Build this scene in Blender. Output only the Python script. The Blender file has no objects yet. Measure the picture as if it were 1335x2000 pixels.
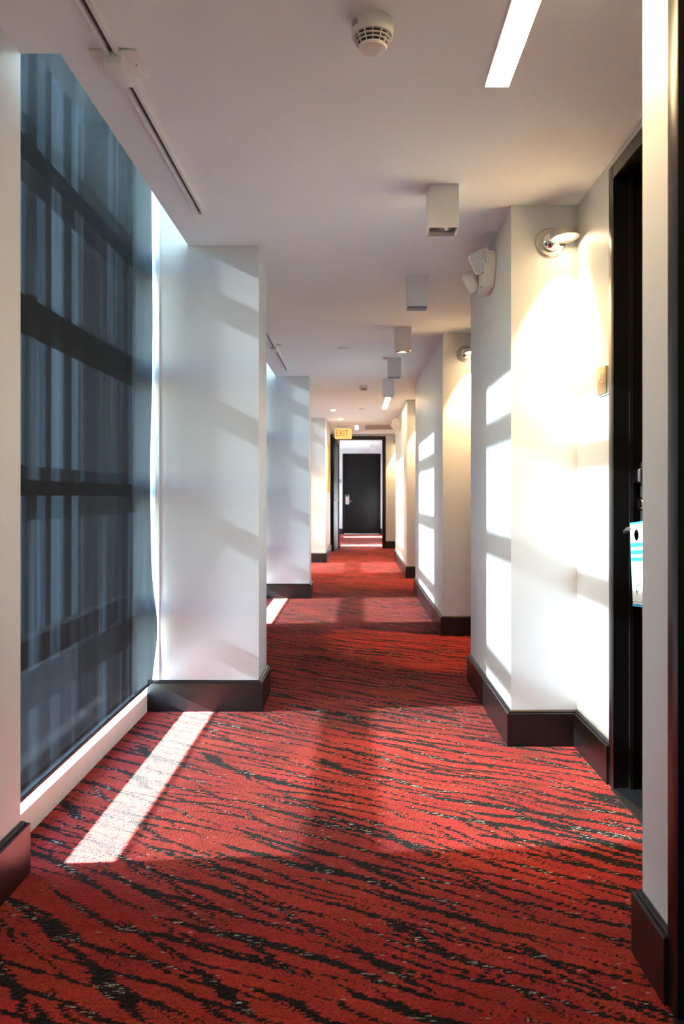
import bpy, bmesh, math, random
from mathutils import Vector, Matrix

random.seed(7)
S = bpy.context.scene
COL = S.collection
PI = math.pi

# ------------------------------------------------------------------ camera
EYE = 1.05
cam_d = bpy.data.cameras.new('camera')
cam = bpy.data.objects.new('camera', cam_d)
COL.objects.link(cam)
cam.location = (0, 0, EYE)
cam.rotation_euler = (PI / 2, 0, 0)
cam_d.sensor_width = 36.0
cam_d.lens = 28.0
cam_d.shift_x = (667.5 - 694.0) / 2000.0
cam_d.shift_y = (968.0 - 1000.0) / 2000.0
cam_d.clip_start = 0.05
cam_d.clip_end = 200
cam_d.dof.use_dof = True
cam_d.dof.focus_distance = 3.2
cam_d.dof.aperture_fstop = 4.5
S.camera = cam

# ------------------------------------------------------------------ sky, sun, exposure
SUN_DIR = Vector((1.0, 0.078, -0.477)).normalized()
W = bpy.data.worlds.new('world')
S.world = W
W.use_nodes = True
wn = W.node_tree.nodes
wl = W.node_tree.links
wn.clear()
wo = wn.new('ShaderNodeOutputWorld')
wb = wn.new('ShaderNodeBackground')
sky = wn.new('ShaderNodeTexSky')
sky.sky_type = 'NISHITA'
sky.sun_disc = False
sky.sun_elevation = math.asin(-SUN_DIR.z)
sky.sun_rotation = math.atan2(-SUN_DIR.x, -SUN_DIR.y)
sky.air_density = 1.2
sky.dust_density = 0.6
wb.inputs['Strength'].default_value = 1.0
tint = wn.new('ShaderNodeMix')
tint.data_type = 'RGBA'
tint.blend_type = 'MULTIPLY'
tint.inputs[0].default_value = 1.0
tint.inputs[7].default_value = (0.80, 0.97, 1.08, 1)     # camera set to tungsten: daylight reads cool
wl.new(sky.outputs[0], tint.inputs[6])
wl.new(tint.outputs[2], wb.inputs['Color'])
wl.new(wb.outputs[0], wo.inputs[0])

sd = bpy.data.lights.new('sun', 'SUN')
sd.energy = 34.0
sd.angle = math.radians(1.4)
sd.color = (0.84, 0.94, 1.0)
so = bpy.data.objects.new('sun', sd)
COL.objects.link(so)
so.location = (-20, 0, 12)
so.rotation_euler = SUN_DIR.to_track_quat('-Z', 'Y').to_euler()

S.view_settings.view_transform = 'Standard'
S.view_settings.look = 'None'
S.view_settings.gamma = 1.0
S.view_settings.use_curve_mapping = False
S.view_settings.exposure = 2.46
S.cycles.max_bounces = 6
S.cycles.diffuse_bounces = 4
S.cycles.glossy_bounces = 2
S.cycles.transparent_max_bounces = 10
S.cycles.sample_clamp_indirect = 6.0
S.cycles.use_adaptive_sampling = True
S.cycles.adaptive_threshold = 0.06
S.cycles.caustics_reflective = False
S.cycles.caustics_refractive = False

# ------------------------------------------------------------------ materials
M = {}


def nt(name):
    m = bpy.data.materials.new(name)
    m.use_nodes = True
    n, l = m.node_tree.nodes, m.node_tree.links
    n.clear()
    out = n.new('ShaderNodeOutputMaterial')
    M[name] = m
    return m, n, l, out


def pmat(name, col, rough=0.5, metal=0.0, var=0.04, scale=6.0, bump=0.0, bscale=200.0, spec=0.5, stretch=None, coat=0.0, sheen=0.0):
    """Principled surface with a little noise in colour and relief."""
    m, n, l, out = nt(name)
    b = n.new('ShaderNodeBsdfPrincipled')
    l.new(b.outputs[0], out.inputs[0])
    b.inputs['Roughness'].default_value = rough
    b.inputs['Metallic'].default_value = metal
    b.inputs['Specular IOR Level'].default_value = spec
    b.inputs['Coat Weight'].default_value = coat
    b.inputs['Sheen Weight'].default_value = sheen
    tc = n.new('ShaderNodeTexCoord')
    mp = n.new('ShaderNodeMapping')
    l.new(tc.outputs['Object'], mp.inputs[0])
    if stretch:
        mp.inputs['Scale'].default_value = stretch
    no = n.new('ShaderNodeTexNoise')
    no.inputs['Scale'].default_value = scale
    no.inputs['Detail'].default_value = 4
    l.new(mp.outputs[0], no.inputs['Vector'])
    mx = n.new('ShaderNodeMix')
    mx.data_type = 'RGBA'
    l.new(no.outputs[0], mx.inputs[0])
    mx.inputs[6].default_value = tuple(max(0, c * (1 - var)) for c in col) + (1,)
    mx.inputs[7].default_value = tuple(min(1, c * (1 + var)) for c in col) + (1,)
    l.new(mx.outputs[2], b.inputs['Base Color'])
    if bump:
        nb = n.new('ShaderNodeTexNoise')
        nb.inputs['Scale'].default_value = bscale
        nb.inputs['Detail'].default_value = 2
        l.new(mp.outputs[0], nb.inputs['Vector'])
        bp = n.new('ShaderNodeBump')
        bp.inputs['Strength'].default_value = bump
        bp.inputs['Distance'].default_value = 0.002
        l.new(nb.outputs[0], bp.inputs['Height'])
        l.new(bp.outputs[0], b.inputs['Normal'])
    return m


def emat(name, col, strength):
    m, n, l, out = nt(name)
    e = n.new('ShaderNodeEmission')
    e.inputs['Color'].default_value = tuple(col) + (1,)
    e.inputs['Strength'].default_value = strength
    l.new(e.outputs[0], out.inputs[0])
    return m


pmat('wall_paint', (0.70, 0.725, 0.74), 0.42, var=0.012, scale=3, bump=0.12, bscale=260, spec=0.4)
pmat('ceiling_paint', (0.83, 0.90, 0.91), 0.75, var=0.012, scale=2, bump=0.1, bscale=220, spec=0.25)
pmat('kerb_paint', (0.80, 0.78, 0.74), 0.5, var=0.03, bump=0.15)
pmat('espresso_wood', (0.011, 0.007, 0.0075), 0.33, var=0.35, scale=18, bump=0.12, bscale=60, spec=0.4, stretch=(0.4, 0.4, 3))
pmat('black_door', (0.006, 0.0056, 0.006), 0.45, var=0.3, scale=14, bump=0.1, bscale=90, spec=0.18, stretch=(3, 3, 0.3))
pmat('white_plastic', (0.80, 0.79, 0.76), 0.38, var=0.02)
pmat('cream_plastic', (0.80, 0.785, 0.74), 0.45, var=0.03)
pmat('grey_plastic', (0.33, 0.32, 0.31), 0.5, var=0.05)
pmat('track_slot', (0.075, 0.06, 0.06), 0.6, var=0.1)
pmat('black_plastic', (0.012, 0.012, 0.013), 0.45, var=0.2)
pmat('white_metal', (0.80, 0.80, 0.81), 0.42, var=0.015)
pmat('brushed_nickel', (0.52, 0.51, 0.49), 0.33, metal=1.0, var=0.06, scale=40)
pmat('chrome', (0.78, 0.79, 0.80), 0.12, metal=1.0, var=0.03)
pmat('satin_reflector', (0.42, 0.44, 0.48), 0.28, metal=1.0, var=0.03)
pmat('brass', (0.80, 0.56, 0.33), 0.25, metal=1.0, var=0.05)
pmat('sign_gold', (0.40, 0.295, 0.145), 0.42, metal=0.55, var=0.08, scale=60, bump=0.1, bscale=400, stretch=(1, 1, 8))
pmat('sign_numeral', (0.88, 0.84, 0.70), 0.4, metal=0.2, var=0.03)
pmat('sign_clear_back', (0.60, 0.66, 0.60), 0.15, var=0.03)
pmat('gold_frame', (0.72, 0.47, 0.12), 0.35, metal=0.6, var=0.15, scale=40)
pmat('print_paper', (0.66, 0.45, 0.16), 0.6, var=0.5, scale=9)
pmat('aluminium_bar', (0.010, 0.010, 0.011), 0.75, var=0.1, spec=0.04)
pmat('exterior_sill', (0.02, 0.02, 0.021), 0.9, spec=0.03, var=0.06, bump=0.2)
pmat('exterior_wall', (0.012, 0.014, 0.017), 0.9, spec=0.03, var=0.1, scale=2, bump=0.3, bscale=40)
pmat('exterior_fin', (0.060, 0.075, 0.092), 0.9, spec=0.03, var=0.06, scale=2)
pmat('asphalt', (0.020, 0.021, 0.025), 0.95, spec=0.02, var=0.3, scale=8, bump=0.4, bscale=60)
pmat('tag_blue', (0.03, 0.42, 0.72), 0.45, var=0.04)
pmat('tag_white', (0.82, 0.84, 0.84), 0.5, var=0.02)
pmat('tag_ink', (0.16, 0.16, 0.17), 0.6, var=0.1)
pmat('exit_red', (0.70, 0.05, 0.02), 0.4, var=0.05)
pmat('vent_metal', (0.62, 0.58, 0.54), 0.5, var=0.03)
pmat('vent_shade', (0.015, 0.013, 0.012), 0.8, var=0.2)
pmat('door_leak_light', (0.70, 0.70, 0.70), 0.5, var=0.05)
emat('led_strip', (1.0, 0.70, 0.38), 11.0)
emat('lamp_warm', (1.0, 0.72, 0.42), 5.0)
emat('lamp_box', (1.0, 0.62, 0.30), 45.0)
emat('downlight_lens', (1.0, 0.74, 0.45), 22.0)
emat('exit_panel', (1.0, 0.55, 0.17), 0.26)
emat('exit_letter', (1.0, 0.20, 0.02), 0.10)


def glass_mat():
    m, n, l, out = nt('window_glass')
    t = n.new('ShaderNodeBsdfTransparent')
    t.inputs[0].default_value = (0.92, 0.97, 0.98, 1)
    g = n.new('ShaderNodeBsdfGlossy')
    g.inputs['Roughness'].default_value = 0.015
    mx = n.new('ShaderNodeMixShader')
    no = n.new('ShaderNodeTexNoise')
    no.inputs['Scale'].default_value = 1.5
    bp = n.new('ShaderNodeBump')
    bp.inputs['Strength'].default_value = 0.02
    l.new(no.outputs[0], bp.inputs['Height'])
    l.new(bp.outputs[0], g.inputs['Normal'])
    mx.inputs[0].default_value = 0.025      # anti-reflective coated panes
    l.new(t.outputs[0], mx.inputs[1])
    l.new(g.outputs[0], mx.inputs[2])
    l.new(mx.outputs[0], out.inputs[0])


glass_mat()


def lens_mat():
    """Prismatic clear lens of the emergency lamp heads."""
    m, n, l, out = nt('prism_lens')
    b = n.new('ShaderNodeBsdfPrincipled')
    b.inputs['Roughness'].default_value = 0.12
    b.inputs['Base Color'].default_value = (0.75, 0.78, 0.82, 1)
    b.inputs['Metallic'].default_value = 0.55
    v = n.new('ShaderNodeTexVoronoi')
    v.inputs['Scale'].default_value = 130
    tc = n.new('ShaderNodeTexCoord')
    l.new(tc.outputs['Object'], v.inputs['Vector'])
    bp = n.new('ShaderNodeBump')
    bp.inputs['Strength'].default_value = 0.9
    bp.inputs['Distance'].default_value = 0.004
    l.new(v.outputs['Distance'], bp.inputs['Height'])
    l.new(bp.outputs[0], b.inputs['Normal'])
    l.new(b.outputs[0], out.inputs[0])


lens_mat()


def blind_mat():
    """Dark screen fabric: fine weave that lets a few per cent of the light straight through."""
    m, n, l, out = nt('screen_fabric')
    tc = n.new('ShaderNodeTexCoord')
    mp = n.new('ShaderNodeMapping')
    mp.inputs['Scale'].default_value = (1, 9, 0.35)
    l.new(tc.outputs['Object'], mp.inputs[0])
    no = n.new('ShaderNodeTexNoise')
    no.inputs['Scale'].default_value = 1.0
    no.inputs['Detail'].default_value = 3
    l.new(mp.outputs[0], no.inputs['Vector'])
    mr = n.new('ShaderNodeMapRange')
    mr.inputs['From Min'].default_value = 0.3
    mr.inputs['From Max'].default_value = 0.75
    mr.inputs['To Min'].default_value = 0.052
    mr.inputs['To Max'].default_value = 0.080
    l.new(no.outputs[0], mr.inputs[0])
    # weave: thread grain
    mw = n.new('ShaderNodeMapping')
    mw.inputs['Scale'].default_value = (1, 420, 260)
    l.new(tc.outputs['Object'], mw.inputs[0])
    nw = n.new('ShaderNodeTexNoise')
    nw.inputs['Scale'].default_value = 1.0
    nw.inputs['Detail'].default_value = 1
    l.new(mw.outputs[0], nw.inputs['Vector'])
    mw2 = n.new('ShaderNodeMapRange')
    mw2.inputs['From Min'].default_value = 0.3
    mw2.inputs['From Max'].default_value = 0.7
    mw2.inputs['To Min'].default_value = 0.55
    mw2.inputs['To Max'].default_value = 1.45
    l.new(nw.outputs[0], mw2.inputs[0])
    mu = n.new('ShaderNodeMath')
    mu.operation = 'MULTIPLY'
    l.new(mr.outputs[0], mu.inputs[0])
    l.new(mw2.outputs[0], mu.inputs[1])
    d = n.new('ShaderNodeBsdfDiffuse')
    d.inputs[0].default_value = (0.030, 0.036, 0.041, 1)
    tr = n.new('ShaderNodeBsdfTranslucent')
    ms = n.new('ShaderNodeMapping')                 # bright streaks down the blind, put into its translucent colour
    ms.inputs['Scale'].default_value = (1, 10.5, 0.32)
    ms.inputs['Location'].default_value = (0.3, 2.1, 0.6)
    l.new(tc.outputs['Object'], ms.inputs[0])
    ns = n.new('ShaderNodeTexNoise')
    ns.inputs['Scale'].default_value = 1.0
    ns.inputs['Detail'].default_value = 2.5
    ns.inputs['Roughness'].default_value = 0.6
    l.new(ms.outputs[0], ns.inputs['Vector'])
    rs = n.new('ShaderNodeValToRGB')
    l.new(ns.outputs[0], rs.inputs[0])
    ce = rs.color_ramp.elements
    ce[0].position = 0.42
    ce[0].color = (0.00014, 0.00016, 0.00019, 1)
    ce[1].position = 0.68
    ce[1].color = (0.00125, 0.0016, 0.0021, 1)
    ce.new(0.53).color = (0.00032, 0.00039, 0.00048, 1)
    hv = n.new('ShaderNodeMix')
    hv.data_type = 'RGBA'
    hv.blend_type = 'MULTIPLY'
    hv.inputs[0].default_value = 1.0
    l.new(rs.outputs[0], hv.inputs[6])
    l.new(mw2.outputs[0], hv.inputs[7])
    l.new(hv.outputs[2], tr.inputs[0])
    a = n.new('ShaderNodeAddShader')
    l.new(d.outputs[0], a.inputs[0])
    l.new(tr.outputs[0], a.inputs[1])
    t = n.new('ShaderNodeBsdfTransparent')
    mx = n.new('ShaderNodeMixShader')
    l.new(mu.outputs[0], mx.inputs[0])
    l.new(a.outputs[0], mx.inputs[1])
    l.new(t.outputs[0], mx.inputs[2])
    l.new(mx.outputs[0], out.inputs[0])


blind_mat()


def carpet_mat():
    """Red cut-pile carpet with ragged black streaks and pale flecks, woven in rows across the corridor."""
    m, n, l, out = nt('carpet')

    def math_(op, a, b=None, c=None):
        nd = n.new('ShaderNodeMath')
        nd.operation = op
        for i, v in enumerate((a, b, c)):
            if v is None:
                continue
            if isinstance(v, (int, float)):
                nd.inputs[i].default_value = v
            else:
                l.new(v, nd.inputs[i])
        return nd.outputs[0]

    def comb(x, y, z=0.0):
        nd = n.new('ShaderNodeCombineXYZ')
        for i, v in enumerate((x, y, z)):
            if isinstance(v, (int, float)):
                nd.inputs[i].default_value = v
            else:
                l.new(v, nd.inputs[i])
        return nd.outputs[0]

    def white(vec):
        nd = n.new('ShaderNodeTexWhiteNoise')
        nd.noise_dimensions = '3D'
        l.new(vec, nd.inputs['Vector'])
        return nd.outputs['Value']

    def noise(vec, scale, detail=2.0, rough=0.5):
        nd = n.new('ShaderNodeTexNoise')
        nd.inputs['Scale'].default_value = scale
        nd.inputs['Detail'].default_value = detail
        nd.inputs['Roughness'].default_value = rough
        l.new(vec, nd.inputs['Vector'])
        return nd.outputs[0]

    tc = n.new('ShaderNodeTexCoord')
    sp = n.new('ShaderNodeSeparateXYZ')
    l.new(tc.outputs['Object'], sp.inputs[0])
    X, Y = sp.outputs[0], sp.outputs[1]
    pitch = 0.0046
    row = math_('FLOOR', math_('DIVIDE', Y, pitch))
    jit = math_('MULTIPLY', math_('SUBTRACT', white(comb(row, 3.7)), 0.5), 0.022)
    xj = math_('ADD', X, jit)
    xq = math_('MULTIPLY', math_('FLOOR', math_('DIVIDE', xj, 0.0055)), 0.0055)
    yq = math_('MULTIPLY', row, pitch)

    def streaks(ang, s, L, wmin, wvar, seed, warp, keep):
        a = math.radians(ang)
        u = math_('ADD', math_('MULTIPLY', xq, math.cos(a)), math_('MULTIPLY', yq, math.sin(a)))
        v = math_('ADD', math_('MULTIPLY', xq, -math.sin(a)), math_('MULTIPLY', yq, math.cos(a)))
        w1 = math_('MULTIPLY', math_('SUBTRACT', noise(comb(math_('ADD', u, seed), v, seed), 1.15, 1.0), 0.5), warp)
        w2 = math_('MULTIPLY', math_('SUBTRACT', noise(comb(u, v, seed + 5), 6.0, 1.0), 0.5), warp * 0.16)
        vw = math_('DIVIDE', math_('ADD', math_('ADD', v, w1), w2), s)
        cell = math_('FLOOR', vw)
        fv = math_('SUBTRACT', math_('SUBTRACT', vw, cell), 0.5)
        r1 = white(comb(cell, seed, 1.0))
        uu = math_('ADD', math_('DIVIDE', u, L), math_('MULTIPLY', r1, 9.0))
        seg = math_('FLOOR', uu)
        t = math_('SUBTRACT', uu, seg)
        r2 = white(comb(cell, seg, seed + 2.0))
        r3 = white(comb(cell, seg, seed + 8.0))
        # spindle: fat near one end, long taper at the other
        shape = math_('MULTIPLY', math_('POWER', t, 0.55), math_('POWER', math_('SUBTRACT', 1.0, t), 1.0))
        shape = math_('MULTIPLY', shape, 1.9)
        wid = math_('MULTIPLY', math_('ADD', math_('MULTIPLY', math_('POWER', r2, 2.2), wvar), wmin), shape)
        gate = math_('LESS_THAN', r3, keep)
        wid = math_('MULTIPLY', wid, gate)
        off = math_('MULTIPLY', math_('SUBTRACT', r3, 0.5), 0.35)
        dist = math_('ABSOLUTE', math_('ADD', fv, off))
        edge = math_('MULTIPLY', math_('SUBTRACT', noise(comb(xq, yq, seed), 38.0, 1.0), 0.5), 0.07)
        return math_('SUBTRACT', math_('ADD', wid, math_('MULTIPLY', edge, math_('GREATER_THAN', wid, 0.03))), dist)

    A = streaks(-30.0, 0.082, 0.90, 0.12, 0.23, 1.3, 0.26, 0.97)
    B = streaks(-31.0, 0.056, 0.58, 0.12, 0.15, 4.1, 0.26, 0.80)
    Cc = streaks(-48.0, 0.160, 0.28, 0.05, 0.13, 7.9, 0.16, 0.50)
    f = math_('MAXIMUM', math_('MAXIMUM', A, B), Cc)
    black = math_('GREATER_THAN', f, 0.0)
    near = math_('GREATER_THAN', math_('MAXIMUM', A, Cc), 0.02)
    xs = math_('SUBTRACT', xj, math_('MULTIPLY', Y, 1.2))
    fc = comb(math_('FLOOR', math_('DIVIDE', xs, 0.013)), math_('FLOOR', math_('DIVIDE', Y, 0.0031)), 2.0)
    fleck_zone = math_('GREATER_THAN', noise(comb(X, Y, 11.0), 7.0, 1.0), 0.54)
    flr = white(fc)
    fleck = math_('MULTIPLY', math_('MULTIPLY', near, math_('GREATER_THAN', flr, 0.87)), fleck_zone)
    stray = math_('MULTIPLY', math_('GREATER_THAN', white(comb(math_('FLOOR', math_('DIVIDE', xs, 0.010)), math_('FLOOR', math_('DIVIDE', Y, 0.003)), 5.0)), 0.9975), 1.0)
    fleck = math_('MAXIMUM', fleck, stray)

    big = noise(comb(X, Y, 0.0), 2.3, 3.0)
    mid = noise(comb(math_('MULTIPLY', X, 0.6), Y, 3.0), 13.0, 3.0)
    tuft = white(comb(math_('FLOOR', math_('DIVIDE', xj, 0.004)), row, 9.0))
    mixv = math_('ADD', math_('MULTIPLY', big, 0.75), math_('MULTIPLY', mid, 0.35))
    ramp = n.new('ShaderNodeValToRGB')
    l.new(mixv, ramp.inputs[0])
    e = ramp.color_ramp.elements
    e[0].position = 0.36
    e[0].color = (0.185, 0.020, 0.012, 1)
    e[1].position = 0.70
    e[1].color = (0.43, 0.025, 0.027, 1)
    e.new(0.50).color = (0.31, 0.016, 0.016, 1)
    e.new(0.60).color = (0.335, 0.029, 0.017, 1)
    hs = n.new('ShaderNodeHueSaturation')
    l.new(ramp.outputs[0], hs.inputs['Color'])
    l.new(math_('ADD', math_('MULTIPLY', tuft, 0.55), 0.72), hs.inputs['Value'])
    c1 = n.new('ShaderNodeMix')
    c1.data_type = 'RGBA'
    l.new(black, c1.inputs[0])
    l.new(hs.outputs[0], c1.inputs[6])
    c1.inputs[7].default_value = (0.0045, 0.005, 0.006, 1)
    fl = n.new('ShaderNodeMix')
    fl.data_type = 'RGBA'
    l.new(tuft, fl.inputs[0])
    fl.inputs[6].default_value = (0.10, 0.13, 0.11, 1)
    fl.inputs[7].default_value = (0.62, 0.56, 0.46, 1)
    c2 = n.new('ShaderNodeMix')
    c2.data_type = 'RGBA'
    l.new(fleck, c2.inputs[0])
    l.new(c1.outputs[2], c2.inputs[6])
    l.new(fl.outputs[2], c2.inputs[7])
    b = n.new('ShaderNodeBsdfPrincipled')
    b.inputs['Roughness'].default_value = 0.95
    b.inputs['Specular IOR Level'].default_value = 0.04
    b.inputs['Sheen Weight'].default_value = 0.11
    b.inputs['Sheen Roughness'].default_value = 0.5
    b.inputs['Sheen Tint'].default_value = (1.0, 0.74, 0.60, 1)
    l.new(c2.outputs[2], b.inputs['Base Color'])
    vo = n.new('ShaderNodeTexVoronoi')
    vo.inputs['Scale'].default_value = 210
    l.new(tc.outputs['Object'], vo.inputs['Vector'])
    no2 = noise(tc.outputs['Object'], 30.0, 3.0)
    h = math_('ADD', math_('MULTIPLY', vo.outputs['Distance'], -0.7), math_('MULTIPLY', no2, 0.9))
    h = math_('ADD', h, math_('MULTIPLY', tuft, 0.25))
    bp = n.new('ShaderNodeBump')
    bp.inputs['Strength'].default_value = 0.8
    bp.inputs['Distance'].default_value = 0.007
    l.new(h, bp.inputs['Height'])
    l.new(bp.outputs[0], b.inputs['Normal'])
    l.new(b.outputs[0], out.inputs[0])


carpet_mat()


# ------------------------------------------------------------------ mesh helpers
def bx(bm, x0, x1, y0, y1, z0, z1, bevel=0.0, seg=2):
    v = [bm.verts.new((x, y, z)) for z in (z0, z1) for y in (y0, y1) for x in (x0, x1)]
    q = [(0, 2, 3, 1), (4, 5, 7, 6), (0, 1, 5, 4), (2, 6, 7, 3), (0, 4, 6, 2), (1, 3, 7, 5)]
    fs = [bm.faces.new([v[i] for i in f]) for f in q]
    if bevel:
        es = list({e for f in fs for e in f.edges})
        bmesh.ops.bevel(bm, geom=es, offset=bevel, segments=seg, affect='EDGES', profile=0.5)


def lathe(bm, prof, n=32, mat=Matrix.Identity(4), cap=True):
    rings = []
    for r, z in prof:
        if r <= 1e-6:
            rings.append([bm.verts.new(mat @ Vector((0, 0, z)))])
        else:
            rings.append([bm.verts.new(mat @ Vector((r * math.cos(2 * PI * i / n), r * math.sin(2 * PI * i / n), z))) for i in range(n)])
    for a, b in zip(rings, rings[1:]):
        for i in range(n):
            j = (i + 1) % n
            if len(a) == 1 and len(b) == 1:
                continue
            if len(a) == 1:
                bm.faces.new((a[0], b[i], b[j]))
            elif len(b) == 1:
                bm.faces.new((a[i], a[j], b[0]))
            else:
                bm.faces.new((a[i], a[j], b[j], b[i]))
    if cap:
        for rg in (rings[0], rings[-1]):
            if len(rg) > 2:
                bm.faces.new(rg)


def tube(bm, pts, r, n=10):
    pts = [Vector(p) for p in pts]
    rings = []
    for i, p in enumerate(pts):
        t = (pts[min(i + 1, len(pts) - 1)] - pts[max(i - 1, 0)]).normalized()
        a = Vector((0, 0, 1)) if abs(t.z) < 0.9 else Vector((1, 0, 0))
        u = t.cross(a).normalized()
        w = t.cross(u)
        rr = r[i] if isinstance(r, (list, tuple)) else r
        rings.append([bm.verts.new(p + rr * (math.cos(2 * PI * k / n) * u + math.sin(2 * PI * k / n) * w)) for k in range(n)])
    for a, b in zip(rings, rings[1:]):
        for k in range(n):
            bm.faces.new((a[k], a[(k + 1) % n], b[(k + 1) % n], b[k]))
    bm.faces.new(rings[0])
    bm.faces.new(rings[-1])


def prism(bm, poly, axis, a, b):
    """Extrude a 2D polygon along an axis ('x','y','z') from a to b."""
    def P(p, t):
        return {'x': (t, p[0], p[1]), 'y': (p[0], t, p[1]), 'z': (p[0], p[1], t)}[axis]
    va = [bm.verts.new(P(p, a)) for p in poly]
    vb = [bm.verts.new(P(p, b)) for p in poly]
    bm.faces.new(va)
    bm.faces.new(vb)
    k = len(poly)
    for i in range(k):
        bm.faces.new((va[i], va[(i + 1) % k], vb[(i + 1) % k], vb[i]))


def rrect(w, h, r, n=5):
    pts = []
    for cx, cy, a0 in ((w / 2 - r, h / 2 - r, 0), (-w / 2 + r, h / 2 - r, 90), (-w / 2 + r, -h / 2 + r, 180), (w / 2 - r, -h / 2 + r, 270)):
        for i in range(n + 1):
            a = math.radians(a0 + 90 * i / n)
            pts.append((cx + r * math.cos(a), cy + r * math.sin(a)))
    return pts


def sweep(bm, path, prof, closed=False):
    """Baseboard: profile (outward, z) swept along a plan path with mitred corners; outward is to the left of travel."""
    n = len(path)
    P = [Vector((p[0], p[1], 0)) for p in path]
    rings = []
    for i in range(n):
        d0 = (P[i] - P[i - 1]).normalized() if i > 0 else None
        d1 = (P[i + 1] - P[i]).normalized() if i < n - 1 else None
        n0 = Vector((-d0.y, d0.x, 0)) if d0 else None
        n1 = Vector((-d1.y, d1.x, 0)) if d1 else None
        if n0 and n1:
            m = n0 + n1
            off = m / (1 + n0.dot(n1))
        else:
            off = n0 or n1
        rings.append([bm.verts.new(P[i] + off * o + Vector((0, 0, z))) for o, z in prof])
    k = len(prof)
    for a, b in zip(rings, rings[1:]):
        for j in range(k):
            bm.faces.new((a[j], a[(j + 1) % k], b[(j + 1) % k], b[j]))
    bm.faces.new(rings[0])
    bm.faces.new(rings[-1])


def obj(name, bm, mat, parent=None, smooth=False, loc=None):
    bmesh.ops.recalc_face_normals(bm, faces=bm.faces[:])
    me = bpy.data.meshes.new(name)
    bm.to_mesh(me)
    bm.free()
    if smooth:
        for p in me.polygons:
            p.use_smooth = True
        try:
            me.set_sharp_from_angle(angle=math.radians(38))
        except Exception:
            pass
    me.materials.append(M[mat])
    o = bpy.data.objects.new(name, me)
    COL.objects.link(o)
    if loc is not None:
        o.location = loc
    if parent is not None:
        o.parent = parent
    return o


def tag(o, label, cat=None, group=None, kind=None):
    o['label'] = label
    if cat:
        o['category'] = cat
    if group:
        o['group'] = group
    if kind:
        o['kind'] = kind
    return o


def thing(name, label, cat, loc=(0, 0, 0), rot=(0, 0, 0), group=None):
    o = bpy.data.objects.new(name, None)
    o.empty_display_size = 0.05
    COL.objects.link(o)
    o.location = loc
    o.rotation_euler = rot
    return tag(o, label, cat, group)


def struct(name, bm, mat, label, cat, parent=None):
    o = obj(name, bm, mat, parent)
    return tag(o, label, cat, kind='structure')


def new():
    return bmesh.new()


def boxobj(name, mat, parent, *b, bevel=0.0, smooth=False):
    bm = new()
    bx(bm, *b, bevel=bevel)
    return obj(name, bm, mat, parent, smooth=smooth or bevel > 0)


def copy_tree(o, parent=None):
    c = o.copy()
    COL.objects.link(c)
    c.parent = parent
    for ch in o.children:
        copy_tree(ch, c)
    return c


def text_mesh(name, s, size, mat, parent, M4, extrude=0.0005, sx=1.0, align='CENTER', offset=0.0):
    cu = bpy.data.curves.new(name, 'FONT')
    cu.body = s
    cu.size = size
    cu.align_x = align
    cu.align_y = 'CENTER'
    cu.extrude = extrude
    cu.offset = offset
    cu.resolution_u = 4
    tmp = bpy.data.objects.new(name + '_tmp', cu)
    COL.objects.link(tmp)
    bpy.context.view_layer.update()
    me = bpy.data.meshes.new_from_object(tmp.evaluated_get(bpy.context.evaluated_depsgraph_get()))
    bpy.data.objects.remove(tmp)
    me.transform(Matrix.Diagonal((sx, 1, 1, 1)))
    me.transform(M4)
    me.name = name
    me.materials.clear()
    me.materials.append(M[mat])
    o = bpy.data.objects.new(name, me)
    COL.objects.link(o)
    o.parent = parent
    return o


# ------------------------------------------------------------------ dimensions (m): x across, y along the corridor, z up
H = 2.271           # ceiling
SLOT = -0.816       # inner edge of the blind slot in the ceiling
KERB = -1.012
XL = -0.925         # left wall between the windows
XC = -0.473         # corridor face of the left columns
XR = 0.6535         # corridor face of the right columns
XN = 0.931          # back wall of the door niches
OUT = -1.30         # outer face of the facade
ZS = 2.92           # top of the slot
Y0 = -3.0
YE = 15.8           # end wall
YF = 21.8           # wall with the far door
HF = 2.34           # ceiling beyond the end wall
WINS = [(2.2, 3.89), (6.45, 8.14), (10.75, 12.5)]
LCOLS = [(3.89, 4.23), (8.14, 8.48), (12.5, 12.84)]
RCOLS = [(3.35, 4.52), (5.97, 8.72), (10.15, 13.1)]
FARWINS = [(16.5, 16.95), (19.9, 20.35)]

# ------------------------------------------------------------------ floor and ceiling
bm = new()
bx(bm, -1.02, 1.10, Y0, YF + 0.2, -0.06, 0.0)
struct('floor', bm, 'carpet', 'red carpet with ragged black streaks running down the corridor', 'carpet')

bm = new()
T = 0.12
bx(bm, SLOT, 1.3, Y0, YE, H, H + T)
ys = Y0
for a, b in WINS:
    bx(bm, OUT, SLOT, ys, a, H, H + T)
    bx(bm, SLOT, SLOT + 0.02, a, b, H + T, ZS)            # slot face towards the window
    bx(bm, OUT, SLOT + 0.02, a - 0.02, b + 0.02, ZS, ZS + 0.1)
    bx(bm, -1.09, SLOT, a - 0.02, a, H + T, ZS)
    ys = b
bx(bm, OUT, SLOT, ys, YE, H, H + T)
struct('ceiling', bm, 'ceiling_paint', 'flat white ceiling with a blind slot cut along its window side', 'ceiling')
bm = new()
bx(bm, OUT, 1.3, YE + 0.15, YF + 0.15, HF, HF + T)
struct('ceiling_far', bm, 'ceiling_paint', 'ceiling beyond the open doorway at the end', 'ceiling')

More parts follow.
